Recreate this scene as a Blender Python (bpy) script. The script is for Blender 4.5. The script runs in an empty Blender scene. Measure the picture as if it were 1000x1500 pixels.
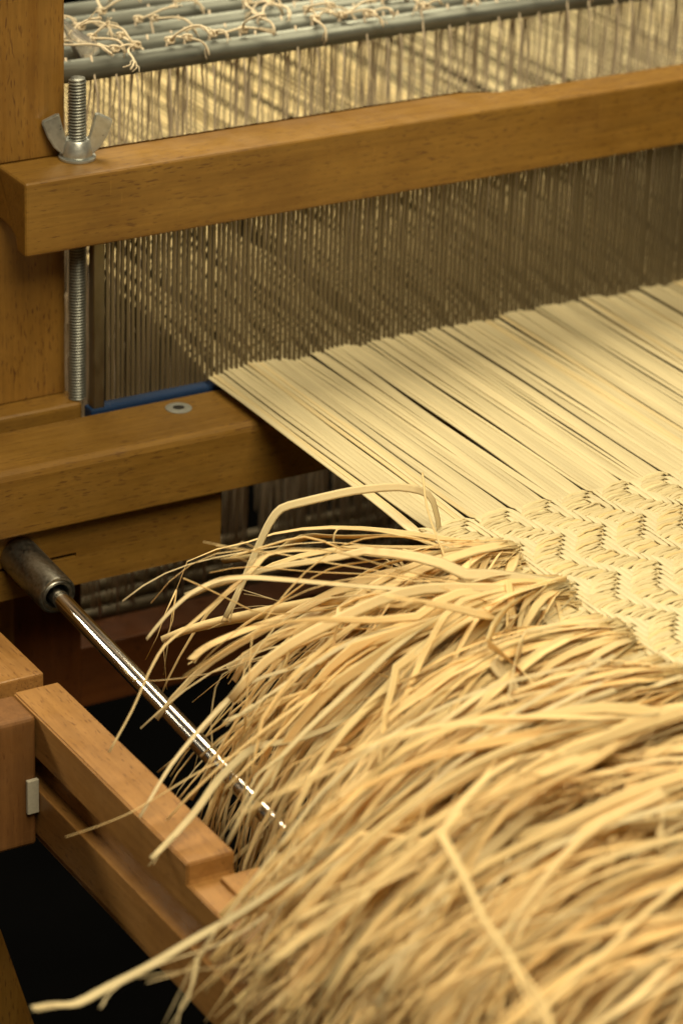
import bpy, bmesh, math, random
import numpy as np
from mathutils import Matrix, Vector

random.seed(7)
rng = np.random.default_rng(11)
scene = bpy.context.scene
COL = scene.collection

# ------------------------------------------------------------------ camera
YAW, PITCH, ROLL = math.radians(31.4), math.radians(25.5), math.radians(2.1)
CAM = Vector((-0.74345, -1.55911, 1.62186))
fw = Vector((math.sin(YAW)*math.cos(PITCH), math.cos(YAW)*math.cos(PITCH), -math.sin(PITCH)))
rt = Vector((math.cos(YAW), -math.sin(YAW), 0))
up = rt.cross(fw)
rt, up = rt*math.cos(ROLL)+up*math.sin(ROLL), up*math.cos(ROLL)-rt*math.sin(ROLL)
cd = bpy.data.cameras.new("camera")
cam = bpy.data.objects.new("camera", cd)
COL.objects.link(cam)
cam.matrix_world = Matrix(((rt.x, up.x, -fw.x, CAM.x), (rt.y, up.y, -fw.y, CAM.y), (rt.z, up.z, -fw.z, CAM.z), (0, 0, 0, 1)))
cd.sensor_fit = 'VERTICAL'
cd.sensor_height = 36.0
cd.sensor_width = 24.0
cd.lens = 4900/1500*36.0
cd.clip_start = 0.05
cd.clip_end = 60
cd.dof.use_dof = True
cd.dof.focus_distance = 1.79
cd.dof.aperture_fstop = 6.8
scene.camera = cam

# ------------------------------------------------------------------ world, lamps, exposure
world = bpy.data.worlds.new("World")
scene.world = world
world.use_nodes = True
bg = world.node_tree.nodes["Background"]
bg.inputs[0].default_value = (1.0, 0.80, 0.58, 1)
bg.inputs[1].default_value = 0.03

def lamp(name, loc, target, sx, sy, power, color):
    l = bpy.data.lights.new(name, 'AREA')
    l.shape = 'RECTANGLE'
    l.size, l.size_y = sx, sy
    l.energy = power
    l.color = color
    o = bpy.data.objects.new(name, l)
    COL.objects.link(o)
    o.location = loc
    o.rotation_euler = (Vector(target)-Vector(loc)).to_track_quat('-Z', 'Y').to_euler()
    return o

lamp("overhead_lamp", (0.28, 0.74, 2.40), (0.15, -0.2, 0.85), 0.80, 0.80, 34, (1.0, 0.86, 0.58))
lamp("rear_softbox", (-1.25, 1.55, 1.95), (0.0, -0.2, 0.8), 0.55, 0.40, 32, (1.0, 0.87, 0.63))
lamp("front_fill_lamp", (-0.15, -1.30, 2.70), (0.1, -0.3, 0.85), 1.3, 1.3, 55, (1.0, 0.86, 0.58))
scene.view_settings.view_transform = 'Standard'
scene.view_settings.look = 'None'
scene.view_settings.exposure = 0.0
scene.view_settings.gamma = 1.0
scene.cycles.max_bounces = 10
scene.cycles.diffuse_bounces = 6

# ------------------------------------------------------------------ materials
def new_mat(name):
    m = bpy.data.materials.new(name)
    m.use_nodes = True
    nt = m.node_tree
    return m, nt, nt.nodes["Principled BSDF"]

def N(nt, kind, **kw):
    n = nt.nodes.new(kind)
    for k, v in kw.items():
        setattr(n, k, v)
    return n

def ramp(nt, fac, stops):
    r = N(nt, 'ShaderNodeValToRGB')
    e = r.color_ramp.elements
    while len(e) < len(stops):
        e.new(0.5)
    for q, (p, c) in zip(e, stops):
        q.position = p
        q.color = c if len(c) == 4 else (*c, 1)
    nt.links.new(fac, r.inputs[0])
    return r.outputs[0]

def mix(nt, fac, a, b, mode='MIX'):
    m = N(nt, 'ShaderNodeMix', data_type='RGBA', blend_type=mode)
    for sock, v in ((m.inputs[0], fac), (m.inputs[6], a), (m.inputs[7], b)):
        if isinstance(v, (int, float)):
            sock.default_value = v
        elif isinstance(v, tuple):
            sock.default_value = (*v, 1) if len(v) == 3 else v
        else:
            nt.links.new(v, sock)
    return m.outputs[2]

def noise(nt, vec, scale, detail=3.0, rough=0.55, dist=0.0):
    n = N(nt, 'ShaderNodeTexNoise')
    n.inputs['Scale'].default_value = scale
    n.inputs['Detail'].default_value = detail
    n.inputs['Roughness'].default_value = rough
    n.inputs['Distortion'].default_value = dist
    nt.links.new(vec, n.inputs['Vector'])
    return n.outputs['Fac']

def mapped(nt, src, scale, rot=(0, 0, 0)):
    m = N(nt, 'ShaderNodeMapping')
    m.inputs['Scale'].default_value = scale
    m.inputs['Rotation'].default_value = rot
    nt.links.new(src, m.inputs['Vector'])
    return m.outputs[0]

def wood(name, axis, light=(0.48, 0.25, 0.085), dark=(0.36, 0.17, 0.048), fleck=(0.17, 0.075, 0.02), rough=0.42):
    m, nt, p = new_mat(name)
    tc = N(nt, 'ShaderNodeTexCoord').outputs['Object']
    def sc(a, c):
        s = [c, c, c]
        s[axis] = a
        return tuple(s)
    rot = [(0, 0.0, 0.035), (0.03, 0, 0.0), (0.02, 0.02, 0)][axis]
    rings = noise(nt, mapped(nt, tc, sc(1.6, 30), rot), 3.0, 4, 0.6, 0.6)
    c = ramp(nt, rings, [(0.30, dark), (0.52, light), (0.72, tuple(0.86*q for q in light))])
    fine = noise(nt, mapped(nt, tc, sc(22, 420), rot), 1.0, 3, 0.6)
    c = mix(nt, 0.55, c, ramp(nt, fine, [(0.3, (0.62, 0.60, 0.56)), (0.7, (1.0, 1.0, 1.0))]), 'MULTIPLY')
    fl = noise(nt, mapped(nt, tc, sc(150, 950), rot), 1.0, 1.0, 0.5)
    flm = ramp(nt, fl, [(0.61, (0, 0, 0)), (0.70, (1, 1, 1))])
    patch = noise(nt, mapped(nt, tc, sc(9, 40)), 1.0, 2)
    flm = mix(nt, 1.0, flm, ramp(nt, patch, [(0.35, (0.25, 0.25, 0.25)), (0.65, (0.95, 0.95, 0.95))]), 'MULTIPLY')
    c = mix(nt, flm, c, fleck)
    smudge = noise(nt, mapped(nt, tc, (14, 14, 14)), 1.0, 5, 0.65)
    c = mix(nt, 1.0, c, ramp(nt, smudge, [(0.32, (0.78, 0.74, 0.70)), (0.55, (1.0, 1.0, 1.0))]), 'MULTIPLY')
    scr = noise(nt, mapped(nt, tc, sc(2200, 60), (0.5, 0.4, 0.7)), 1.0, 1.0)
    c = mix(nt, ramp(nt, scr, [(0.74, (0, 0, 0)), (0.80, (0.35, 0.35, 0.35))]), c, tuple(min(1, 1.7*q) for q in light))
    oi = N(nt, 'ShaderNodeObjectInfo').outputs['Random']
    c = mix(nt, 1.0, c, ramp(nt, oi, [(0.0, (0.88, 0.86, 0.84)), (1.0, (1.06, 1.06, 1.06))]), 'MULTIPLY')
    nt.links.new(c, p.inputs['Base Color'])
    wear = noise(nt, tc, 60, 3)
    nt.links.new(ramp(nt, wear, [(0.3, (rough-0.08,)*3), (0.7, (rough+0.12,)*3)]), p.inputs['Roughness'])
    p.inputs['Specular IOR Level'].default_value = 0.4
    b = N(nt, 'ShaderNodeBump')
    b.inputs['Strength'].default_value = 0.25
    b.inputs['Distance'].default_value = 0.0004
    h = mix(nt, 0.5, fine, flm, 'SUBTRACT')
    nt.links.new(h, b.inputs['Height'])
    nt.links.new(b.outputs[0], p.inputs['Normal'])
    return m

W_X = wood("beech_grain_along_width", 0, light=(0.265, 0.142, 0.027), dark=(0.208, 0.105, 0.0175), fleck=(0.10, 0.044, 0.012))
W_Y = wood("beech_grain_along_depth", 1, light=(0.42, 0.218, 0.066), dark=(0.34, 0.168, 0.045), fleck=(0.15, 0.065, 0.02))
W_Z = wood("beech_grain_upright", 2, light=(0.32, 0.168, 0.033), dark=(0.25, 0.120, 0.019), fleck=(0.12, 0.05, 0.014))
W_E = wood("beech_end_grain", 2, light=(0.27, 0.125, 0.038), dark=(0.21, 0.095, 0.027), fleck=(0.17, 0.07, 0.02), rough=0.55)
W_R = wood("reddish_shade_wood", 0, light=(0.17, 0.058, 0.016), dark=(0.12, 0.038, 0.010), fleck=(0.05, 0.018, 0.006))
W_RZ = wood("reddish_shade_wood_upright", 2, light=(0.17, 0.058, 0.016), dark=(0.12, 0.038, 0.010), fleck=(0.05, 0.018, 0.006))

def metal(name, col, rough, scale=(300, 300, 300), var=0.1, metallic=1.0, bump=0.0):
    m, nt, p = new_mat(name)
    tc = N(nt, 'ShaderNodeTexCoord').outputs['Object']
    n = noise(nt, mapped(nt, tc, scale), 1.0, 4, 0.6)
    nt.links.new(ramp(nt, n, [(0.3, tuple(q*0.72 for q in col)), (0.7, col)]), p.inputs['Base Color'])
    nt.links.new(ramp(nt, n, [(0.3, (max(0.02, rough-var),)*3), (0.7, (rough+var,)*3)]), p.inputs['Roughness'])
    p.inputs['Metallic'].default_value = metallic
    if bump:
        b = N(nt, 'ShaderNodeBump')
        b.inputs['Strength'].default_value = bump
        b.inputs['Distance'].default_value = 0.0003
        nt.links.new(n, b.inputs['Height'])
        nt.links.new(b.outputs[0], p.inputs['Normal'])
    return m

M_ZINC = metal("galvanised_steel", (0.235, 0.25, 0.22), 0.48, (30, 400, 400), 0.08, 0.75, 0.1)
M_CHROME = metal("polished_steel", (0.78, 0.77, 0.74), 0.15, (60, 8, 60), 0.015)
M_NUT = metal("zinc_plated_nut", (0.58, 0.60, 0.57), 0.36, (250, 250, 250), 0.1, 0.7, 0.15)
M_THREAD = metal("zinc_plated_thread", (0.36, 0.37, 0.33), 0.42, (300, 300, 300), 0.08, 0.6)
M_SOCKET = metal("cast_grey_steel", (0.36, 0.35, 0.31), 0.40, (500, 500, 500), 0.1, 1.0, 0.3)
M_DENT = metal("reed_steel", (0.17, 0.135, 0.078), 0.42, (600, 600, 40), 0.1, 0.4)
M_BAR = metal("reed_end_steel", (0.22, 0.19, 0.13), 0.50, (200, 200, 60), 0.1)

_nt = M_THREAD.node_tree
_p = _nt.nodes["Principled BSDF"]
_src = _p.inputs['Base Color'].links[0].from_socket
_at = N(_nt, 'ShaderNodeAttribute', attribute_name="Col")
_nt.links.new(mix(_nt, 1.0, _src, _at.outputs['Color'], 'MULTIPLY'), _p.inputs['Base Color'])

def plain(name, col, rough=0.6, var=0.25, scale=200.0, spec=0.4):
    m, nt, p = new_mat(name)
    tc = N(nt, 'ShaderNodeTexCoord').outputs['Object']
    n = noise(nt, tc, scale, 4)
    nt.links.new(ramp(nt, n, [(0.3, tuple(q*(1-var) for q in col)), (0.7, col)]), p.inputs['Base Color'])
    p.inputs['Roughness'].default_value = rough
    p.inputs['Specular IOR Level'].default_value = spec
    return m

M_DULL = plain("dull_brass_bar", (0.22, 0.18, 0.11), 0.7, 0.3, 300)
M_BLUE = plain("blue_binding_tape", (0.006, 0.030, 0.095), 0.6, 0.3, 700)
M_PAPER = plain("grey_felt", (0.50, 0.46, 0.36), 0.9, 0.15, 900)
M_CORD = plain("cotton_cord", (0.66, 0.55, 0.40), 0.85, 0.35, 900)
M_TAIL = plain("cotton_cord_end", (0.74, 0.63, 0.45), 0.85, 0.25, 900)
M_FLOOR = plain("black_studio_floor", (0.0025, 0.0025, 0.0025), 0.95, 0.3, 10, 0.02)
M_GREY = plain("grey_screw_cup", (0.26, 0.26, 0.23), 0.35, 0.15, 300)
M_PLASTIC, _nt2, _p2 = new_mat("clear_crumpled_plastic")
_p2.inputs['Base Color'].default_value = (0.85, 0.82, 0.74, 1)
_p2.inputs['Roughness'].default_value = 0.22
_p2.inputs['Transmission Weight'].default_value = 0.8
M_HOLE = plain("dark_hole", (0.02, 0.018, 0.015), 0.8, 0.1, 100)

def raffia(name, transl=0.22, rough=0.5, streak=(1, 1, 1), amount=0.5):
    m, nt, p = new_mat(name)
    out = nt.nodes["Material Output"]
    tc = N(nt, 'ShaderNodeTexCoord').outputs['Object']
    at = N(nt, 'ShaderNodeAttribute', attribute_name="Col")
    n = noise(nt, mapped(nt, tc, streak), 1.0, 4, 0.65)
    c = mix(nt, amount, at.outputs['Color'], ramp(nt, n, [(0.28, (0.60, 0.50, 0.36)), (0.5, (0.95, 0.93, 0.88)), (0.75, (1.0, 1.0, 1.0))]), 'MULTIPLY')
    nt.links.new(c, p.inputs['Base Color'])
    p.inputs['Roughness'].default_value = rough
    p.inputs['Specular IOR Level'].default_value = 0.22
    b = N(nt, 'ShaderNodeBump')
    b.inputs['Strength'].default_value = 0.35
    b.inputs['Distance'].default_value = 0.0004
    nt.links.new(n, b.inputs['Height'])
    nt.links.new(b.outputs[0], p.inputs['Normal'])
    tr = N(nt, 'ShaderNodeBsdfTranslucent')
    nt.links.new(mix(nt, 1.0, c, (1.0, 0.78, 0.42), 'MULTIPLY'), tr.inputs[0])
    ms = N(nt, 'ShaderNodeMixShader')
    ms.inputs[0].default_value = transl
    nt.links.new(p.outputs[0], ms.inputs[1])
    nt.links.new(tr.outputs[0], ms.inputs[2])
    nt.links.new(ms.outputs[0], out.inputs[0])
    return m

M_WARP = raffia("warp_raffia", 0.15, 0.45, (1300, 22, 600), 0.35)
M_WEFT = raffia("weft_raffia", 0.18, 0.5, (45, 1500, 900), 0.5)
M_FRINGE = raffia("fringe_raffia", 0.28, 0.65, (60, 500, 500), 0.14)

# ------------------------------------------------------------------ mesh helpers
class Bag:
    """collects strips of quads and end caps, then links them as one mesh object"""
    def __init__(self):
        self.V, self.Q, self.G, self.C, self.n = [], [], [], [], 0
    def add(self, V, Q, caps=(), col=None):
        self.V.append(V)
        self.Q.append(Q+self.n)
        for c in caps:
            self.G.append(np.asarray(c)+self.n)
        if col is not None:
            self.C.append(np.broadcast_to(np.asarray(col, float), (len(V), 3)))
        self.n += len(V)
    def build(self, name, mat, parent=None, smooth=True, kind=None):
        V = np.concatenate(self.V).astype(np.float32)
        Q = np.concatenate(self.Q).astype(np.int32)
        loops = Q.ravel()
        starts = np.arange(len(Q), dtype=np.int32)*4
        tot = np.full(len(Q), 4, np.int32)
        if self.G:
            gl = np.concatenate(self.G).astype(np.int32)
            gt = np.array([len(g) for g in self.G], np.int32)
            gs = np.concatenate(([0], np.cumsum(gt)[:-1])).astype(np.int32)+len(loops)
            loops = np.concatenate((loops, gl))
            starts = np.concatenate((starts, gs))
            tot = np.concatenate((tot, gt))
        me = bpy.data.meshes.new(name)
        me.vertices.add(len(V))
        me.vertices.foreach_set("co", V.ravel())
        me.loops.add(len(loops))
        me.loops.foreach_set("vertex_index", loops)
        me.polygons.add(len(starts))
        me.polygons.foreach_set("loop_start", starts)
        me.polygons.foreach_set("loop_total", tot)
        if smooth:
            me.polygons.foreach_set("use_smooth", np.ones(len(starts), bool))
        me.update(calc_edges=True)
        if self.C:
            a = me.color_attributes.new("Col", 'FLOAT_COLOR', 'POINT')
            c = np.ones((len(V), 4), np.float32)
            c[:, :3] = np.concatenate(self.C)
            a.data.foreach_set("color", c.ravel())
        me.materials.append(mat)
        o = bpy.data.objects.new(name, me)
        COL.objects.link(o)
        if parent:
            o.parent = parent
        if kind:
            o["kind"] = kind
        return o

ROUND6 = [(math.cos(a), math.sin(a)) for a in np.arange(6)*math.pi/3]
ROUND8 = [(math.cos(a), math.sin(a)) for a in np.arange(8)*math.pi/4]
RIDGED = [(-1, 0), (-0.62, 0.85), (-0.22, 0.7), (0.2, 1.0), (0.6, 0.75), (1, 0), (0.6, -0.8), (-0.6, -0.8)]
BUNDLE = [(-1, 0.0), (-0.72, 0.72), (-0.42, 0.70), (-0.12, 1.0), (0.22, 0.86), (0.5, 0.95), (0.78, 0.55), (1, 0), (0, -0.9)]
FOLDED = [(-1, 0.5), (-0.45, 0.75), (0, -0.1), (0.5, 0.7), (1, 0.3), (0, -1.0)]

def tube(P, w, t, sec=ROUND6, N0=None, twist=None, transport=True):
    """sweep the section sec (half width w, half thickness t, scalars or arrays) along the points P"""
    P = np.asarray(P, float)
    n, m = len(P), len(sec)
    T = np.gradient(P, axis=0)
    T /= np.linalg.norm(T, axis=1, keepdims=True)+1e-12
    up = np.array([0, 0, 1.0]) if N0 is None else np.asarray(N0, float)
    if transport:
        Nn = np.empty((n, 3))
        v = up-T[0]*(up@T[0])
        if np.linalg.norm(v) < 1e-3:
            v = np.array([1.0, 0, 0])-T[0]*T[0][0]
        v /= np.linalg.norm(v)
        Nn[0] = v
        for i in range(1, n):
            v = v-T[i]*(v@T[i])
            v = v/(np.linalg.norm(v)+1e-12)
            Nn[i] = v
    else:
        Nn = up-T*(T@up)[:, None]
        Nn /= np.linalg.norm(Nn, axis=1, keepdims=True)+1e-12
    B = np.cross(T, Nn)
    if twist is not None:
        c, s = np.cos(twist)[:, None], np.sin(twist)[:, None]
        Nn, B = Nn*c+B*s, B*c-Nn*s
    w = np.broadcast_to(w, n)[:, None, None]
    t = np.broadcast_to(t, n)[:, None, None]
    S = np.asarray(sec)
    V = P[:, None, :]+B[:, None, :]*(S[None, :, 0, None]*w)+Nn[:, None, :]*(S[None, :, 1, None]*t)
    V = V.reshape(-1, 3)
    i = np.arange(n-1)[:, None]*m
    k = np.arange(m)[None, :]
    k2 = (k+1) % m
    Q = np.stack([i+k, i+k2, i+m+k2, i+m+k], -1).reshape(-1, 4)
    caps = [list(range(m))[::-1], list(range((n-1)*m, n*m))]
    return V, Q, caps

def bm_obj(name, bm, mat, parent=None, smooth=False):
    bmesh.ops.recalc_face_normals(bm, faces=bm.faces)
    me = bpy.data.meshes.new(name)
    bm.to_mesh(me)
    bm.free()
    me.materials.append(mat)
    if smooth:
        me.polygons.foreach_set("use_smooth", np.ones(len(me.polygons), bool))
    o = bpy.data.objects.new(name, me)
    COL.objects.link(o)
    if parent:
        o.parent = parent
    return o

def bm_box(bm, x0, x1, y0, y1, z0, z1):
    vs = [bm.verts.new((x, y, z)) for z in (z0, z1) for y in (y0, y1) for x in (x0, x1)]
    fs = [(0, 2, 3, 1), (4, 5, 7, 6), (0, 1, 5, 4), (2, 6, 7, 3), (0, 4, 6, 2), (1, 3, 7, 5)]
    return [bm.faces.new([vs[i] for i in f]) for f in fs]

def box(name, x0, x1, y0, y1, z0, z1, mat, parent=None, bev=0.0012, seg=2):
    bm = bmesh.new()
    bm_box(bm, x0, x1, y0, y1, z0, z1)
    if bev:
        bmesh.ops.bevel(bm, geom=bm.edges[:], offset=bev, segments=seg, profile=0.6, affect='EDGES')
    return bm_obj(name, bm, mat, parent)

def prism(name, stations, mat, parent=None, bev=0.0012, seg=2):
    """loft one (y, z) outline, given per station as (x, outline), along the loom's width"""
    bm = bmesh.new()
    rings = [[bm.verts.new((x, y, z)) for y, z in o] for x, o in stations]
    m = len(rings[0])
    for a, b in zip(rings, rings[1:]):
        for i in range(m):
            bm.faces.new((a[i], a[(i+1) % m], b[(i+1) % m], b[i]))
    bm.faces.new(rings[0][::-1])
    bm.faces.new(rings[-1])
    bmesh.ops.recalc_face_normals(bm, faces=bm.faces)
    es = [e for e in bm.edges if len(e.link_faces) == 2 and e.calc_face_angle(0) > 0.35]
    if bev:
        bmesh.ops.bevel(bm, geom=es, offset=bev, segments=seg, profile=0.6, affect='EDGES')
    return bm_obj(name, bm, mat, parent)

def lathe(name, prof, base, axis, mat, parent=None, seg=40, closed=False):
    """turn (radius, height) points round an axis that starts at base"""
    a = Vector(axis).normalized()
    u = a.orthogonal().normalized()
    v = a.cross(u)
    bm = bmesh.new()
    rings = []
    for r, h in prof:
        rings.append([bm.verts.new(Vector(base)+a*h+(u*math.cos(2*math.pi*k/seg)+v*math.sin(2*math.pi*k/seg))*r) for k in range(seg)])
    for A, B in zip(rings, rings[1:]):
        for k in range(seg):
            bm.faces.new((A[k], A[(k+1) % seg], B[(k+1) % seg], B[k]))
    if closed:
        for k in range(seg):
            bm.faces.new((rings[-1][k], rings[-1][(k+1) % seg], rings[0][(k+1) % seg], rings[0][k]))
    else:
        bm.faces.new(rings[0][::-1])
        bm.faces.new(rings[-1])
    bmesh.ops.recalc_face_normals(bm, faces=bm.faces)
    for f in bm.faces:
        f.smooth = True
    for e in bm.edges:
        if len(e.link_faces) == 2 and e.calc_face_angle(0) > 0.6:
            e.smooth = False
    return bm_obj(name, bm, mat, parent)

def tag(o, label, cat, group=None):
    o["label"] = label
    o["category"] = cat
    if group:
        o["group"] = group
    return o

def thing(name, loc, label, cat, group=None):
    """an Empty at the thing's base; its parts are meshed in world space and keep it as parent"""
    o = bpy.data.objects.new(name, None)
    o.empty_display_size = 0.02
    COL.objects.link(o)
    return tag(o, label, cat, group)
HAND_STRANDS = [
    (0.0036, [(0.1305, -0.229, 0.8453), (0.1301, -0.2257, 0.86), (0.1273, -0.2215, 0.8739), (0.1121, -0.2149, 0.8783), (0.0897, -0.207, 0.8773), (0.0652, -0.1996, 0.873), (0.0504, -0.1969, 0.8711), (0.0413, -0.2003, 0.8642), (0.0303, -0.206, 0.8513), (0.0192, -0.212, 0.8379), (0.0078, -0.217, 0.8257)]),
    (0.0042, [(0.134, -0.2639, 0.8448), (0.1169, -0.2465, 0.8572), (0.0995, -0.2336, 0.8613), (0.0818, -0.2214, 0.8638), (0.073, -0.2166, 0.8628), (0.0699, -0.2189, 0.8554), (0.075, -0.2231, 0.8533), (0.1042, -0.24, 0.8551), (0.1303, -0.2593, 0.8491)]),
    (0.0048, [(0.1266, -0.3342, 0.8618), (0.096, -0.3119, 0.8633), (0.059, -0.2867, 0.8626), (0.0223, -0.2608, 0.8639), (0.0029, -0.2462, 0.8636), (-0.0076, -0.2382, 0.8613), (-0.0205, -0.2318, 0.8536), (-0.0303, -0.2284, 0.8438), (-0.0376, -0.2261, 0.8347), (-0.0417, -0.2243, 0.8282)]),
    (0.0048, [(0.1315, -0.2766, 0.8542), (0.0926, -0.2586, 0.8588), (0.0601, -0.2441, 0.8639), (0.0363, -0.2362, 0.8668), (0.0204, -0.2345, 0.8673), (0.0106, -0.2394, 0.8627), (-0.0064, -0.242, 0.8542), (-0.027, -0.2442, 0.8426), (-0.0435, -0.2462, 0.8358), (-0.0552, -0.2526, 0.8262), (-0.0682, -0.2608, 0.8121), (-0.085, -0.2679, 0.7958)]),
    (0.0045, [(0.0869, -0.4477, 0.8942), (0.033, -0.4394, 0.871), (-0.0155, -0.4357, 0.8455), (-0.0581, -0.4353, 0.8206), (-0.1024, -0.4322, 0.7987), (-0.124, -0.4333, 0.794), (-0.1503, -0.4338, 0.7854), (-0.1699, -0.4352, 0.7824), (-0.1875, -0.4377, 0.7796), (-0.1992, -0.4396, 0.7844), (-0.2106, -0.4425, 0.7875)]),
    (0.0042, [(0.0737, -0.4565, 0.8872), (0.0136, -0.4468, 0.8652), (-0.0367, -0.4472, 0.8355), (-0.0858, -0.4466, 0.8092), (-0.1181, -0.4482, 0.7971), (-0.1481, -0.4458, 0.7947), (-0.1669, -0.4491, 0.7944), (-0.1803, -0.4557, 0.7942), (-0.1889, -0.4647, 0.7947)]),
    (0.002, [(0.1125, -0.3242, 0.8643), (0.0594, -0.3135, 0.8487), (0.015, -0.3095, 0.8306), (-0.0244, -0.3117, 0.8069), (-0.0541, -0.3102, 0.8004), (-0.0779, -0.3124, 0.7936), (-0.0981, -0.3155, 0.7892), (-0.1175, -0.3174, 0.7879), (-0.1343, -0.3198, 0.7885)]),
    (0.004, [(0.1197, -0.3443, 0.8642), (0.0722, -0.3311, 0.8539), (0.0354, -0.3276, 0.8381), (0.0099, -0.3323, 0.82), (-0.0154, -0.3294, 0.8154), (-0.0359, -0.3264, 0.8165), (-0.0572, -0.3297, 0.8055), (-0.0719, -0.3363, 0.7957), (-0.0875, -0.3414, 0.7875), (-0.102, -0.346, 0.7815)]),
    (0.0075, [(0.1262, -0.3349, 0.8603), (0.0718, -0.3186, 0.8577), (0.0291, -0.3109, 0.8528), (-0.0029, -0.3128, 0.8423), (-0.0316, -0.3165, 0.8322), (-0.0479, -0.3228, 0.8311)]),
    (0.0038, [(0.1258, -0.3107, 0.859), (0.0827, -0.3016, 0.8531), (0.0447, -0.2988, 0.8414), (0.0081, -0.2942, 0.8345), (-0.0217, -0.2919, 0.8311), (-0.0476, -0.2976, 0.8174), (-0.0704, -0.3051, 0.804), (-0.0925, -0.3156, 0.7858)]),
    (0.0015, [(0.0639, -0.2801, 0.8437), (0.018, -0.2627, 0.8386), (-0.0039, -0.2612, 0.8314), (-0.0141, -0.2733, 0.8125), (-0.0177, -0.2876, 0.7969), (-0.0221, -0.3047, 0.7754)]),
    (0.002, [(0.0612, -0.2855, 0.8312), (0.0103, -0.263, 0.825), (-0.017, -0.2554, 0.8182), (-0.0266, -0.2651, 0.7997), (-0.0304, -0.2755, 0.7862), (-0.0383, -0.2803, 0.7782)]),
    (0.0078, [(0.0494, -0.5854, 0.8854), (0.0014, -0.573, 0.8785), (-0.0316, -0.5708, 0.8696), (-0.0477, -0.5777, 0.8629), (-0.0606, -0.5878, 0.8539), (-0.0707, -0.5988, 0.8465), (-0.0799, -0.6088, 0.8419)]),
    (0.007, [(0.0869, -0.5786, 0.8922), (0.0384, -0.5605, 0.8855), (-0.0031, -0.5488, 0.8752), (-0.026, -0.5467, 0.8678), (-0.0404, -0.5476, 0.8645), (-0.0541, -0.5506, 0.8581)]),
    (0.005, [(0.1344, -0.4396, 0.8678), (0.0846, -0.4326, 0.8583), (0.0312, -0.4202, 0.8546), (0.0192, -0.4337, 0.8499), (0.0032, -0.4479, 0.8395), (-0.0131, -0.4633, 0.8267)]),
    (0.006, [(0.1299, -0.2667, 0.8469), (0.0792, -0.2549, 0.8405), (0.0356, -0.2461, 0.8366), (-0.0021, -0.2423, 0.83), (-0.0204, -0.247, 0.8295), (-0.0327, -0.2552, 0.8293)]),
    (0.003, [(0.1364, -0.3081, 0.8496), (0.0777, -0.2841, 0.8424), (0.0178, -0.2637, 0.8274), (-0.0232, -0.2526, 0.8164), (-0.0561, -0.2411, 0.815), (-0.062, -0.2412, 0.8224)]),
    (0.005, [(0.0839, -0.4539, 0.8798), (0.0245, -0.4416, 0.8634), (-0.0304, -0.4366, 0.8391), (-0.0641, -0.4391, 0.8243), (-0.0902, -0.4413, 0.8184), (-0.1165, -0.4448, 0.8099), (-0.1378, -0.4557, 0.7937), (-0.1618, -0.4558, 0.7939)]),
    (0.0042, [(0.0917, -0.4308, 0.8832), (0.0318, -0.4174, 0.875), (-0.0177, -0.4139, 0.8603), (-0.0535, -0.4198, 0.8438), (-0.0841, -0.4302, 0.8251), (-0.1109, -0.4409, 0.8097), (-0.1341, -0.452, 0.7976), (-0.1588, -0.4666, 0.7778)]),
    (0.0055, [(0.0701, -0.5284, 0.8707), (0.0111, -0.508, 0.8583), (-0.0394, -0.4986, 0.8355), (-0.0836, -0.4913, 0.8158), (-0.1148, -0.4855, 0.8076), (-0.144, -0.4763, 0.8076), (-0.1731, -0.4675, 0.8071)]),
]

# ================================================================== the setting
fl = box("floor", -6, 6, -5, 7, -0.1, 0.0, M_FLOOR, None, 0)
fl["kind"] = "structure"

# ================================================================== loom frame
frame = thing("loom_frame", (0, 0, 0), "fixed beech frame of the loom with a grooved side rail at lower left", "loom frame")
# grooved side rail: body with a groove, top strip that stops short, lower lip
RX0, RX1 = -0.0885, -0.0625
bm = bmesh.new()
# side outline of the upper rail, stepped down where its top strip ends
so = [(-0.80, 0.7545), (-0.165, 0.7545), (-0.165, 0.7805), (-0.357, 0.7805), (-0.357, 0.7695), (-0.80, 0.7695)]
ra_, rb_ = [[bm.verts.new((xx, yy, zz)) for yy, zz in so] for xx in (RX0, RX1)]
bm.faces.new(ra_)
bm.faces.new(rb_[::-1])
for q in range(6):
    bm.faces.new((ra_[q], rb_[q], rb_[(q+1) % 6], ra_[(q+1) % 6]))
bmesh.ops.recalc_face_normals(bm, faces=bm.faces)
bmesh.ops.bevel(bm, geom=bm.edges[:], offset=0.0009, segments=2, affect='EDGES')
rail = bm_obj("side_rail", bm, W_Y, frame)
box("groove_back", RX0+0.0075, RX1-0.0006, -0.80, -0.165, 0.7365, 0.7543, W_Y, rail, 0)
box("groove_lip", RX0, RX1, -0.80, -0.165, 0.7085, 0.7363, W_Y, rail, 0.0008)
box("edge_strip", RX0+0.0012, RX1, -0.80, -0.165, 0.7045, 0.7083, W_Y, rail, 0.0005)
box("rail_block", -0.0735, RX1+0.010, -0.384, -0.3625, 0.7697, 0.7722, W_Y, rail, 0.0008)
# cross block and the side piece behind it
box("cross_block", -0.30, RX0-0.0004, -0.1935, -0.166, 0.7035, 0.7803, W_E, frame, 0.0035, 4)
box("spacer_plate", -0.0955, -0.0889, -0.1962, -0.1937, 0.7245, 0.7445, M_PAPER, frame, 0.0004, 1)
box("side_block", -0.30, -0.0668, -0.1565, 0.03, 0.7405, 0.7825, W_Y, frame, 0.0012)
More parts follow.
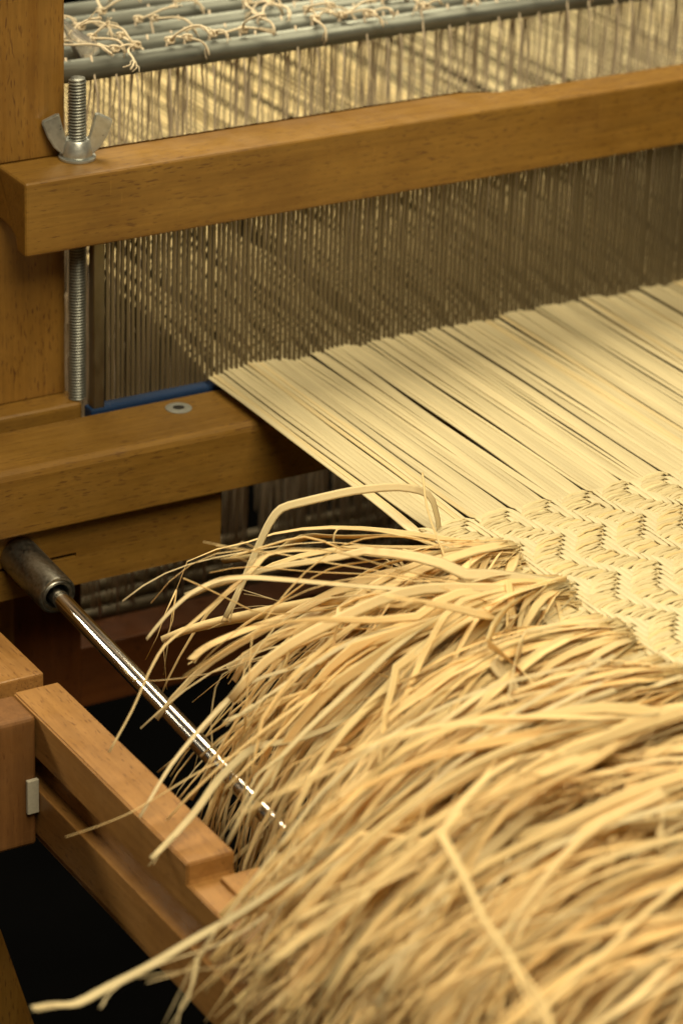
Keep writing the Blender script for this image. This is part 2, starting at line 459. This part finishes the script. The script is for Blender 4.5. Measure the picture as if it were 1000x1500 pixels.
# uprights and rails at the back, under the beater
box("back_post", 0.0065, 0.0533, 0.040, 0.085, 0.600, 0.742, W_RZ, frame, 0.0012)  # darker red wood paints in the shade under the beater
box("back_side_rail", -0.09, 0.0062, 0.034, 0.10, 0.640, 0.735, W_Z, frame, 0.0012)
box("back_rail", 0.0536, 0.95, 0.046, 0.075, 0.631, 0.672, W_R, frame, 0.0012)  # shade cast by the race beam is put into this darker red wood
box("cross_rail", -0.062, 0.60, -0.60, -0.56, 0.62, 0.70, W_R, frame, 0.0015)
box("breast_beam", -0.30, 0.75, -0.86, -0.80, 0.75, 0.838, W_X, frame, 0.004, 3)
# a raking strut low at the left
bm = bmesh.new()
fs = bm_box(bm, -0.08, 0.0, -0.14, -0.10, 0.0, 0.62)
for v in bm.verts:
    v.co.x += (-0.0508)-(v.co.z-0.50)*0.2895
bmesh.ops.bevel(bm, geom=bm.edges[:], offset=0.002, segments=2, affect='EDGES')
bm_obj("leg", bm, W_Z, frame)

# ================================================================== beater
beater = thing("beater", (0, 0, 0), "beech beater with a grooved top beam, a lower race beam and a left upright", "loom beater")
def cap_outline(zt, top_y, back_z):
    return [(0, 0.950), (0, zt), (top_y, zt), (0.0362, back_z), (0.0362, 0.962), (0.0185, 0.9605), (0.0138, 0.9575), (0.0115, 0.950)]
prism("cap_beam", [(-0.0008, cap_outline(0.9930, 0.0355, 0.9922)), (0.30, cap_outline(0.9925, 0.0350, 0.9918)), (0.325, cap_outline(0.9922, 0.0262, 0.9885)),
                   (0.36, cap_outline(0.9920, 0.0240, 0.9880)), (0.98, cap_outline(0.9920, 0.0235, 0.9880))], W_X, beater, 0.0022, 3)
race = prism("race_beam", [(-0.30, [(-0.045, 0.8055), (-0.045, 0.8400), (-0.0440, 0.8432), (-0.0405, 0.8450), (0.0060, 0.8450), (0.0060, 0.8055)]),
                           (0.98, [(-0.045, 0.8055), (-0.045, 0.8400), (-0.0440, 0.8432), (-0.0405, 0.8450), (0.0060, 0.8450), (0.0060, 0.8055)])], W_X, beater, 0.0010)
cup = lathe("screw_cup", [(0.0032, 0.0002), (0.0036, 0.0009), (0.0060, 0.0012), (0.0077, 0.0004), (0.0077, 0.0)], (0.0914, -0.0080, 0.8451), (0, 0, 1), M_GREY, race, 40, True)
lathe("screw_head", [(0.0001, 0.0), (0.0033, 0.0), (0.0034, 0.0005), (0.0028, 0.0008), (0.0001, 0.0006)], (0.0914, -0.0080, 0.8451), (0, 0, 1), M_HOLE, cup, 24)
box("back_board", -0.30, 0.0445, 0.0205, 0.062, 0.800, 0.8470, W_X, beater, 0.003, 3)
# lower board with a slot cut through its front layer
bm = bmesh.new()
bm_box(bm, -0.30, 0.1055, -0.030, -0.008, 0.7617, 0.8052)
bm_box(bm, -0.30, 0.1055, -0.035, -0.0301, 0.7822, 0.8052)
bm_box(bm, -0.30, 0.1055, -0.035, -0.0301, 0.7617, 0.7796)
bm_box(bm, 0.0125, 0.1055, -0.035, -0.0301, 0.7797, 0.7821)
bm_obj("lower_board", bm, W_X, beater)
box("upright", -0.075, 0.0412, 0.0367, 0.0615, 0.8472, 1.40, W_Z, beater, 0.0010)

# clamp bolt: threaded rod, washer, wing nut
bolt = thing("clamp_bolt", (0.0438, 0.0249, 0.99), "zinc plated threaded clamp bolt with wing nut standing on the top beam", "wing bolt")
BX, BY = 0.0438, 0.0262
def threaded(z0, z1, r, pitch, depth, mt=18):
    nz = int((z1-z0)/pitch*5)
    z = np.linspace(z0, z1, nz)[:, None]
    th = np.arange(mt)[None, :]*2*math.pi/mt
    ph = ((z/pitch-th/(2*math.pi)) % 1.0)
    tri = np.abs(ph*2-1)
    R = r-depth*tri
    R = np.where(z > z1-0.0012, R-0.0006, R)
    V = np.stack([BX+R*np.cos(th), BY+R*np.sin(th), np.broadcast_to(z, R.shape)], -1).reshape(-1, 3)
    i = np.arange(nz-1)[:, None]*mt
    k = np.arange(mt)[None, :]
    k2 = (k+1) % mt
    Q = np.stack([i+k, i+k2, i+mt+k2, i+mt+k], -1).reshape(-1, 4)
    thread_shade = 0.35+0.9*(1-tri)  # thread shading painted into the colour: dark grooves, light crests
    return V, Q, [list(range(mt))[::-1], list(range((nz-1)*mt, nz*mt))], np.repeat(thread_shade.reshape(-1, 1), 3, 1)
b = Bag()
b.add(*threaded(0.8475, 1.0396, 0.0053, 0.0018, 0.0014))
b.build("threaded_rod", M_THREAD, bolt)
ZT = 0.9930
lathe("washer", [(0.0056, 0), (0.0104, 0), (0.0106, 0.0006), (0.0104, 0.0014), (0.0056, 0.0014)], (BX, BY, ZT+0.0001), (0, 0, 1), M_NUT, bolt, 40, True)
nut = lathe("wing_nut", [(0.0052, 0.0), (0.0084, 0.0), (0.0088, 0.0012), (0.0082, 0.0040), (0.0072, 0.0092), (0.0066, 0.0098), (0.0052, 0.0098)], (BX, BY, ZT+0.0016), (0, 0, 1), M_NUT, bolt, 36, True)
for sgn in (1, -1):
    prof = [(0.0055, 0.0010), (0.0086, 0.0012), (0.0130, 0.0050), (0.0166, 0.0110), (0.0196, 0.0188), (0.0193, 0.0203), (0.0112, 0.0248), (0.0100, 0.0242), (0.0080, 0.0165), (0.0066, 0.0115), (0.0055, 0.0095)]
    ux, uy = math.cos(-0.36)*sgn, math.sin(-0.36)*sgn
    bm = bmesh.new()
    rr = []
    for side in (-1, 1):
        ring = []
        for r, z in prof:
            th = 0.0021 if r < 0.011 else 0.0017
            bend = 9.0*(max(0, r-0.009))**2*sgn
            ring.append(bm.verts.new((BX+ux*r-uy*(th*side*sgn+bend), BY+uy*r+ux*(th*side*sgn+bend), ZT+0.0016+z)))
        rr.append(ring)
    m = len(prof)
    bm.faces.new(rr[0])
    bm.faces.new(rr[1][::-1])
    for i in range(m):
        bm.faces.new((rr[0][i], rr[1][i], rr[1][(i+1) % m], rr[0][(i+1) % m]))
    bmesh.ops.recalc_face_normals(bm, faces=bm.faces)
    bmesh.ops.bevel(bm, geom=[e for e in bm.edges if e.calc_face_angle(0) > 0.9], offset=0.0007, segments=2, affect='EDGES')
    bm_obj("wing", bm, M_NUT, nut)

# ================================================================== reed
reed = thing("reed", (0, 0.013, 0.845), "fine steel weaving reed with blue lower binding, between the beater beams", "reed")
box("end_bar", 0.0458, 0.0532, 0.0100, 0.0162, 0.838, 0.9595, M_BAR, reed, 0.0006, 1)
box("lower_binding", 0.0440, 0.96, 0.0090, 0.0186, 0.838, 0.8464, M_BLUE, reed, 0.0015, 2)
me = None
k = 0
x = 0.0558
PITCH_D = 0.00325
while x < 0.95:
    if me is None:
        o = box("dent_wire", -0.00092, 0.00092, 0.0118, 0.0134, 0.8490, 0.9600, M_DENT, reed, 0)
        me = o.data
    else:
        o = bpy.data.objects.new("dent_wire", me)
        COL.objects.link(o)
        o.parent = reed
    o.location = (x+random.uniform(-0.00016, 0.00016), 0, 0)
    x += PITCH_D
    k += 1

# ================================================================== heddle bars and cords
bar_y = [0.085, 0.1075, 0.131, 0.156, 0.184]
bar_words = ["nearest the beater, lowest in the photo", "second behind the beater", "third behind the beater", "fourth behind the beater",
             "fifth and farthest behind the beater"]
for i, by in enumerate(bar_y):
    P = np.array([[0.02, by, 1.0225+0.001*(i % 2)], [0.50, by, 1.0215+0.001*(i % 2)], [0.98, by, 1.0215]])
    b = Bag()
    sec = [(math.cos(a), math.sin(a)) for a in np.arange(16)*math.pi/8]
    b.add(*tube(P, 0.0058, 0.0066, sec))
    o = b.build("heddle_bar", M_ZINC)
    tag(o, "galvanised steel heddle bar above the top beam, " + bar_words[i], "steel bar", "upper heddle bars")
low_y = [0.088, 0.106, 0.124, 0.142]
low_words = ["nearest", "second", "third", "farthest"]
for i, by in enumerate(low_y):
    b = Bag()
    b.add(*tube(np.array([[0.05, by, 0.668], [0.5, by, 0.669], [0.98, by, 0.669]]), 0.0042, 0.0048, ROUND8))
    o = b.build("heddle_bar", M_DULL)
    tag(o, "dull steel heddle bar low under the race beam, %s of four" % low_words[i], "steel bar", "lower heddle bars")

x = 0.066
idx = 0
while x < 0.66:
    by = bar_y[idx % 4]+random.uniform(-0.003, 0.003)
    cx = x+random.uniform(-0.004, 0.004)
    zz = np.concatenate((np.linspace(1.03, 0.86, 9), np.linspace(0.845, 0.674, 6)))
    P = np.stack([cx+np.cumsum(rng.normal(0, 0.0005, len(zz))), by-0.0075+np.cumsum(rng.normal(0, 0.0005, len(zz))), zz], 1)
    P[0] = (cx, by, 1.0305)
    b = Bag()
    b.add(*tube(P, 0.00065, 0.00065, ROUND6, N0=(0, 1, 0)))
    Pb = P.copy()
    Pb[:, 1] += 0.015+rng.normal(0, 0.0012, len(zz))
    Pb[:, 0] += 0.0015+rng.normal(0, 0.0006, len(zz))
    Pb[0] = P[0]
    b.add(*tube(Pb, 0.00065, 0.00065, ROUND6, N0=(0, 1, 0)))
    for side in (0.004, 0.011):
        Pc = P[8:].copy()
        Pc[1:, 1] += side
        Pc[1:, 0] += rng.normal(0.0008, 0.0012, len(Pc)-1)
        b.add(*tube(Pc, 0.0007, 0.0007, ROUND6, N0=(0, 1, 0)))
    o = b.build("heddle_string", M_CORD)
    tag(o, "thin beige cotton heddle string tied to the steel bar " + ("nearest the beater", "second behind the beater", "third behind the beater", "fourth behind the beater")[idx % 4],
        "heddle string", "heddle strings behind the beater")
    if random.random() < 0.48:
        kn = Bag()
        th = np.linspace(0, 4*math.pi, 22)
        kp = np.stack([cx+0.0022*np.cos(th), by-0.004+0.0022*np.sin(th*1.5), 1.0325+0.0018*np.sin(th)+0.0004*th/3], 1)
        kn.add(*tube(kp, 0.0008, 0.0008, ROUND6))
        for q in range(random.choice((1, 2, 2, 3))):
            L = random.uniform(0.012, 0.040)
            n = 10
            ang = random.uniform(0, 2*math.pi) if q else random.uniform(-2.2, -0.3)
            el = random.uniform(0.1, 0.9)
            drop = random.uniform(0.2, 1.9)
            bendy = random.uniform(0.7, 2.5)
            p = np.array([cx, by-0.004, 1.033])
            pts = [p]
            for s in range(n):
                e = el-drop*((s+1)/n)**bendy
                a = ang+0.5*math.sin(s*0.7+ang)
                p = p+np.array([math.cos(a)*math.cos(e), math.sin(a)*math.cos(e), math.sin(e)])*L/n
                pts.append(p)
            kn.add(*tube(np.array(pts), np.linspace(0.00085, 0.0006, len(pts)), 0.0007, ROUND6))
            for fr in range(3):
                fp = np.array(pts[-4:])
                fp[1:] += np.cumsum(rng.normal(0, 0.0009, (3, 3)), 0)
                kn.add(*tube(fp, 0.0003, 0.0003, ROUND6))
        kn.build("knot_tail", M_TAIL, o)
    x += random.choice((0.0022, 0.0030, 0.0042, 0.0060))
    idx += 1

# a scrap of crumpled clear plastic tied to the left end of the bars
b = Bag()
P = np.array([[0.0640, 0.104, 1.0560], [0.0690, 0.102, 1.0500], [0.0735, 0.100, 1.0440], [0.0775, 0.098, 1.0385], [0.0815, 0.096, 1.0335], [0.0850, 0.094, 1.0290], [0.0875, 0.093, 1.0262]])
sec = [(math.cos(a)*(1+0.28*(i % 2)), math.sin(a)*(1+0.28*(i % 2))) for i, a in enumerate(np.arange(14)*math.pi/7)]
r = np.array([0.0012, 0.0016, 0.0022, 0.0038, 0.0056, 0.0062, 0.0046])
b.add(*tube(P, r, r*0.8, sec, twist=np.linspace(0, 1.3, 7)))
tag(b.build("plastic_tie", M_PLASTIC), "crumpled clear plastic tie beside the post at the left end of the heddle bars", "plastic tie")

# ================================================================== steel rod with socket
rod = thing("steel_rod", (-0.0236, -0.085, 0.7855), "polished steel rod seated in a grey steel socket, running under the fringe", "steel rod")
ra = Vector((0, -1, -0.063)).normalized()
rp = Vector((-0.0236, -0.085, 0.7855))
lathe("rod", [(0.0046, 0.0), (0.0049, 0.0003), (0.0049, 0.62), (0.0046, 0.6205)], rp-ra*0.03, ra, M_CHROME, rod, 32)
lathe("socket", [(0.0110, 0.0), (0.0113, 0.0006), (0.0113, 0.0480), (0.0109, 0.0492), (0.0098, 0.0496), (0.0092, 0.0488), (0.0084, 0.0496), (0.0072, 0.0496), (0.0066, 0.0480), (0.0064, 0.030), (0.0010, 0.030)],
      rp-ra*0.0496, ra, M_SOCKET, rod, 48)

# ================================================================== the raffia cloth on the loom
cloth = thing("woven_cloth", (0.15, -0.22, 0.853), "cream raffia cloth in herringbone weave, its warp running back to the reed", "woven cloth")
ZC, YF, PK, EP = 0.8525, -0.2235, 0.00425, PITCH_D
X0 = 0.1232
NE, NP = 224, 112
I0 = (0.1925-X0)/EP
def shift(j):
    m = (j-9.5) % 12
    return -1.1*m if m <= 5 else -5.5+(m-5)*5.5/7
SH = [round(shift(j)) for j in range(NP+2)]
def warp_over(i, j):
    return ((i-round(I0)+1-SH[j]) % 8) in (0, 1, 2)
OV = np.array([[warp_over(i, j) for j in range(NP)] for i in range(112)])

CREAM = np.array([0.70, 0.61, 0.38])
GOLD = np.array([0.93, 0.76, 0.40])
TAN = np.array([0.90, 0.655, 0.27])
WHITE = np.array([0.80, 0.71, 0.47])
def straw(base, var=0.10):
    c = base*(1+rng.normal(0, var*0.6))
    u = rng.random()
    if u < 0.16:
        c = c*0.6+TAN*0.4
    elif u > 0.85:
        c = c*0.75+WHITE*0.25
    return c*min(1.0, 0.94/c.max())

def smooth_signal(sig, per):
    """piecewise signal at pick centres -> per samples each, eased"""
    n = len(sig)
    t = np.arange((n-1)*per+1)/per
    i = np.minimum(t.astype(int), n-2)
    f = t-i
    f = f*f*(3-2*f)
    return sig[i]*(1-f)+sig[i+1]*f

YR = 0.0132
level = np.convolve(rng.normal(0, 0.0016, NE+4), np.ones(5)/2.6, 'valid')
for i in range(NE):
    x = X0+EP*i
    dx = rng.normal(0, 0.00035)
    zr = float(np.clip(level[i], -0.0015, 0.0015))+rng.normal(0, 0.0003)
    mid = rng.normal(0, 0.0007)
    # behind the reed: through the heddles to the back of the loom
    yb = np.array([0.62, 0.52, 0.42, 0.32, 0.24, 0.17, 0.12, 0.07, 0.03])
    sh = rng.choice([-1, 1])*0.010
    zb = ZC+0.012+zr+sh*np.exp(-((yb-0.13)/0.09)**2)+rng.normal(0, 0.0012, len(yb))-0.012*np.exp(-yb/0.08)
    xb = x+dx+np.cumsum(rng.normal(0, 0.0010, len(yb)))+0.0022*math.sin(i*0.9)*np.clip(yb*6, 0, 1)
    P = np.stack([xb, yb, zb], 1)
    ww = [0.00125]*len(yb)
    if i < 112:
        ya = np.array([0.0132, -0.005, -0.025, -0.045, -0.065, -0.085, -0.105, -0.125, -0.145, -0.16, -0.175, -0.187, -0.197, -0.206, -0.213, -0.2185])
        f = (YR-ya)/(YR-YF)
        g = ((x-0.1804+0.00163)/0.0255+20) % 1.0
        pull = -(g-0.5)*2*0.0015*np.exp(-(ya-YF)/0.024)
        xa = x+dx*(1-f)+mid*np.sin(f*math.pi)+pull
        if i < 2:
            xa = xa-(0.0046-0.0006*i)*f**1.5
        elif i < 8:
            xa = xa-(0.0010)*f
        za = ZC+zr*(1-f)**1.5+0.0003*np.sin(f*9+i)
        sig = np.where(OV[i], 1.0, -1.0)
        hs = smooth_signal(sig, 4)
        run = np.convolve(np.where(hs > 0, 1.0, 0.0), np.ones(9)/9, 'same')
        zf = ZC+0.0006+np.clip(hs*1.4+0.45, -1, 1)*0.0006+np.maximum(hs, 0)*run*0.0004
        yf = YF-np.arange(len(hs))/4*PK
        tilt = np.convolve(hs, [0.25, 0.5, 0.25], 'same')
        xf = np.full(len(hs), x)+rng.normal(0, 0.00012, len(hs))+pull[-1]*np.exp(-(YF-yf)/0.006)
        P = np.concatenate((P, np.stack([xa, ya, za], 1), np.stack([xf, yf, zf], 1)))
        ww += list(0.00205+0.00012*np.sin(f*7+i*1.7)) + list(np.where(hs > 0, 0.00198, 0.00160))
    ww = np.array(ww)*(1+rng.normal(0, 0.04))*(0.70 if i % 17 == 9 or rng.random() < 0.045 else 1.04)
    base = CREAM*(1+rng.normal(0, 0.045)) if rng.random() < 0.86 else CREAM*0.72+TAN*0.26
    V, Q, caps = tube(P, ww, 0.00062, RIDGED, transport=False)
    b = Bag()
    n = len(P)
    tone = np.ones(n)
    tone = 1+0.05*np.sin(np.arange(n)*0.35+i)
    colr = np.clip(base[None, :]*tone[:, None], 0, 0.92)
    if i < 112:
        colr[:9] = colr[:9]*0.5+GOLD*0.5  # warm spotlight on the rear warp, painted in as gold
        colr[-(len(hs)):] = colr[-(len(hs)):]*0.6+WHITE*0.4
    b.add(V, Q, caps, np.repeat(colr, len(RIDGED), 0))
    b.build("warp_strand", M_WARP, cloth)

wv = np.zeros(60)
for j in range(NP):
    o = np.where(OV[:, j], -1.0, 1.0)
    per = 2
    hs = smooth_signal(o, per)
    up_ = np.where(hs > 0, 1.0, 0.0)
    run = np.convolve(up_, np.ones(9)/9, 'same')
    # position inside the float, for the slant of each float
    slant = np.convolve(hs, np.array([1]*3+[0]+[-1]*3)/6.0, 'same')
    x = X0-0.0016+np.arange(len(hs))/per*EP
    wv += np.convolve(rng.normal(0, 0.0004, len(wv)+14), np.ones(15)/5.0, 'valid')
    wv *= 0.75
    y0 = YF-PK*j+np.interp(np.arange(len(hs)), np.linspace(0, len(hs)-1, len(wv)), wv)
    b = Bag()
    for s, off in enumerate((-0.00125, 0.0, 0.00125)):
        jit = np.convolve(rng.normal(0, 0.0004, len(hs)+8), np.ones(9)/4.0, 'valid')
        hb = np.clip(hs*1.5+0.75, -1, 1)
        z = ZC+0.0006+hb*0.0007+np.maximum(hs, 0)*run*0.0008+(0.00035 if s == 1 else 0)+0.5*jit
        y = y0+off*(0.5+0.5*up_)-slant*0.0016+jit
        P = np.stack([x, y, z], 1)
        w = (0.00105+0.00020*up_)*(1+rng.normal(0, 0.16))
        base = straw(CREAM*0.66+GOLD*0.30, 0.10)
        V, Q, caps = tube(P, w, 0.00052+0.00012*up_, BUNDLE, transport=False)
        b.add(V, Q, caps, base)
    b.build("weft_strand", M_WEFT, cloth)

# ------------------------------------------------------------------ fringe
def grow(base, psi, el, L, droop, n=15, kinks=1, wob=0.10, pw=1.25, kink=0.25):
    p = np.array(base, float)
    pts = [p]
    ks = {random.randrange(3, n-1): (random.gauss(0, kink), random.gauss(-0.04, kink*0.8)) for _ in range(kinks)}
    a0, e0 = 0.0, 0.0
    ph, fq = random.uniform(0, 6.28), random.uniform(0.3, 0.9)
    for s in range(n):
        f = (s+1)/n
        if s in ks:
            a0 += ks[s][0]
            e0 += ks[s][1]
        a = psi+a0+wob*math.sin(s*fq+ph)
        e = min(0.45, max(-1.45, el-droop*f**pw+e0+wob*0.7*math.cos(s*fq*1.3+ph)))
        p = p+np.array([-math.cos(a)*math.cos(e), -math.sin(a)*math.cos(e), math.sin(e)])*(L/n)
        pts.append(p)
    return np.array(pts)

def strand_mesh(bag, P, w, base, tw0=None, twr=None):
    n = len(P)
    f = np.linspace(0, 1, n)
    width = w*(0.75+0.35*np.sin(f*math.pi*random.uniform(0.8, 1.6)+random.uniform(0, 1.2)))
    if random.random() < 0.25:
        width = width*(1-0.5*f)
    tw = (random.gauss(0, 0.5) if tw0 is None else tw0)+f*(random.gauss(0, 1.1) if twr is None else twr)
    V, Q, caps = tube(P, np.maximum(width, 0.0006), 0.00024+0.085*width*0.5, FOLDED, twist=tw)
    ph = random.uniform(0, 6)
    tone = 1+0.10*np.sin(f*random.uniform(3, 9)+ph)
    col = base[None, :]*np.minimum(tone, 0.96/base.max())[:, None]
    bag.add(V, Q, caps, np.repeat(col, len(FOLDED), 0))
    if w > 0.0015 and random.random() < 0.4:            # the tip has split into fibres
        for _ in range(2):
            fp = P[-4:].copy()
            step = np.linalg.norm(P[-1]-P[-2])
            fp[1:] += np.cumsum(rng.normal(0, 0.16*step, (3, 3)), 0)
            fp[-1] += (fp[-1]-fp[-2])*0.4
            V, Q, caps = tube(fp, np.array([0.9, 0.5, 0.35, 0.2])*w*0.5, 0.00022, ROUND6)
            bag.add(V, Q, caps, base)

NT = 10
LEN = ((0.11, 0.28), (0.12, 0.29), (0.16, 0.36), (0.18, 0.39), (0.20, 0.41), (0.20, 0.42), (0.20, 0.42), (0.20, 0.42), (0.18, 0.33), (0.18, 0.33))
budget = [34, 40, 44, 44, 40, 32, 22, 14, 6, 4]
for k in range(NT):
    yk = -0.268-0.0515*k
    tuft = None
    rest = Bag()
    strands = []
    n = (160, 270, 460, 470, 430, 400, 330, 260, 140, 120)[k]
    for s in range(n):
        u = random.gauss(0, 0.42)
        u = max(-1, min(1, u))
        lay = random.random()                       # 0 = bottom of the tuft, 1 = top
        base = (0.1445+random.uniform(-0.004, 0.006), yk+u*0.017, 0.8510+lay*0.011*(1-0.5*abs(u)))
        wild = random.random() < (0.55 if k < 1 else 0.42 if k < 2 else 0.17)
        psi = 0.10+u*(0.50 if k < 2 else 0.24)+random.gauss(0, 0.36 if wild else 0.11)
        el = (-0.42 if k == 0 else -0.34 if k == 1 else -0.30)+0.50*lay+random.gauss(0, 0.11)
        lo, hi = LEN[k]
        L = random.uniform(lo, hi)
        if k < 2:
            droop, pw = random.uniform(0.8, 1.75), random.uniform(1.0, 1.9)
        elif k < 4:
            droop, pw = random.uniform(1.05, 1.75), random.uniform(0.7, 1.15)
        else:
            droop, pw = random.uniform(0.75, 1.5), random.uniform(0.8, 1.3)
        kk = random.choice((2, 3, 4)) if wild else random.choice((0, 1, 2, 3))
        free = random.random() < (0.22 if k < 2 else 0.03 if k < 4 else 0)
        for _ in range(8):
            P = grow(base, psi, el, L, droop, kinks=kk, wob=0.15 if wild else 0.07, pw=pw, kink=0.42 if wild else 0.19)
            out = (P[:, 0] < np.maximum(-0.120, -0.048-1.1*np.maximum(0, -0.368-P[:, 1]))).any() and not free
            hit = ((P[:, 0] > -0.094) & (P[:, 0] < -0.058) & (P[:, 2] < np.where(P[:, 1] > -0.357, 0.785, 0.775))).any() or (P[:, 0] < -0.135).any() or ((P[:, 0] < -0.0885) & (P[:, 1] > -0.2) & (P[:, 2] < 0.783)).any()
            if not out and not hit:
                break
            L *= 0.88
            if k > 1:
                el = min(0.35, el+0.05)
        w = random.choice((0.0005, 0.0012, 0.0016, 0.0021, 0.0027, 0.0036))
        c = straw(GOLD if random.random() < 0.75 else CREAM*0.55+GOLD*0.42, 0.12)
        strands.append((lay+w*150, P, w, c))
    if k in (2, 3, 4):                                  # long ends that drape over the side rail
        made = 0
        while made < 110:
            A = np.array((0.1445, yk+random.uniform(-0.016, 0.016), 0.860))
            E_ = np.array((random.uniform(-0.122, -0.035), min(-0.385, yk)-random.uniform(0.0, 0.075), random.uniform(0.690, 0.790)))
            lift = random.uniform(0.825, 0.885)
            M_ = np.array((random.uniform(-0.03, 0.04), 0.5*(A[1]+E_[1])+random.gauss(0, 0.006), lift))
            f = np.linspace(0, 1, 16)[:, None]
            P = A*(1-f)**2+2*M_*f*(1-f)+E_*f**2
            P[1:] += np.cumsum(rng.normal(0, 0.0011, (15, 3)), 0)
            if (P[:, 0] < -0.048-1.3*np.maximum(0, -0.368-P[:, 1])).any() or ((P[:, 0] > -0.094) & (P[:, 0] < -0.058) & (P[:, 2] < 0.776)).any():
                continue
            made += 1
            strands.append((random.random()*0.9, P, random.choice((0.0012, 0.0018, 0.0024, 0.0030)), straw(GOLD, 0.10)))
    strands.sort(key=lambda q: -q[0])
    for q in strands[budget[k]:]:
        strand_mesh(rest, q[1], q[2], q[3])
    tuft = rest.build("fringe_tuft", M_FRINGE, cloth, kind="stuff")
    for q in strands[:budget[k]]:
        b = Bag()
        strand_mesh(b, q[1], q[2], q[3])
        b.build("fringe_strand", M_FRINGE, tuft)
    if k == 3:
        host = tuft
for w, pts in HAND_STRANDS:
    P = np.array(pts)
    # round the corners a little
    m = len(P)
    t = np.linspace(0, m-1, m*3-2)
    Q = np.stack([np.interp(t, np.arange(m), P[:, a]) for a in range(3)], 1)
    R_ = Q.copy()
    R_[1:-1] = 0.25*Q[:-2]+0.5*Q[1:-1]+0.25*Q[2:]
    b = Bag()
    strand_mesh(b, R_, w*0.62, straw(CREAM*0.75+GOLD*0.25, 0.06), 0.2, random.gauss(0, 0.7))
    b.build("fringe_strand", M_FRINGE, host)
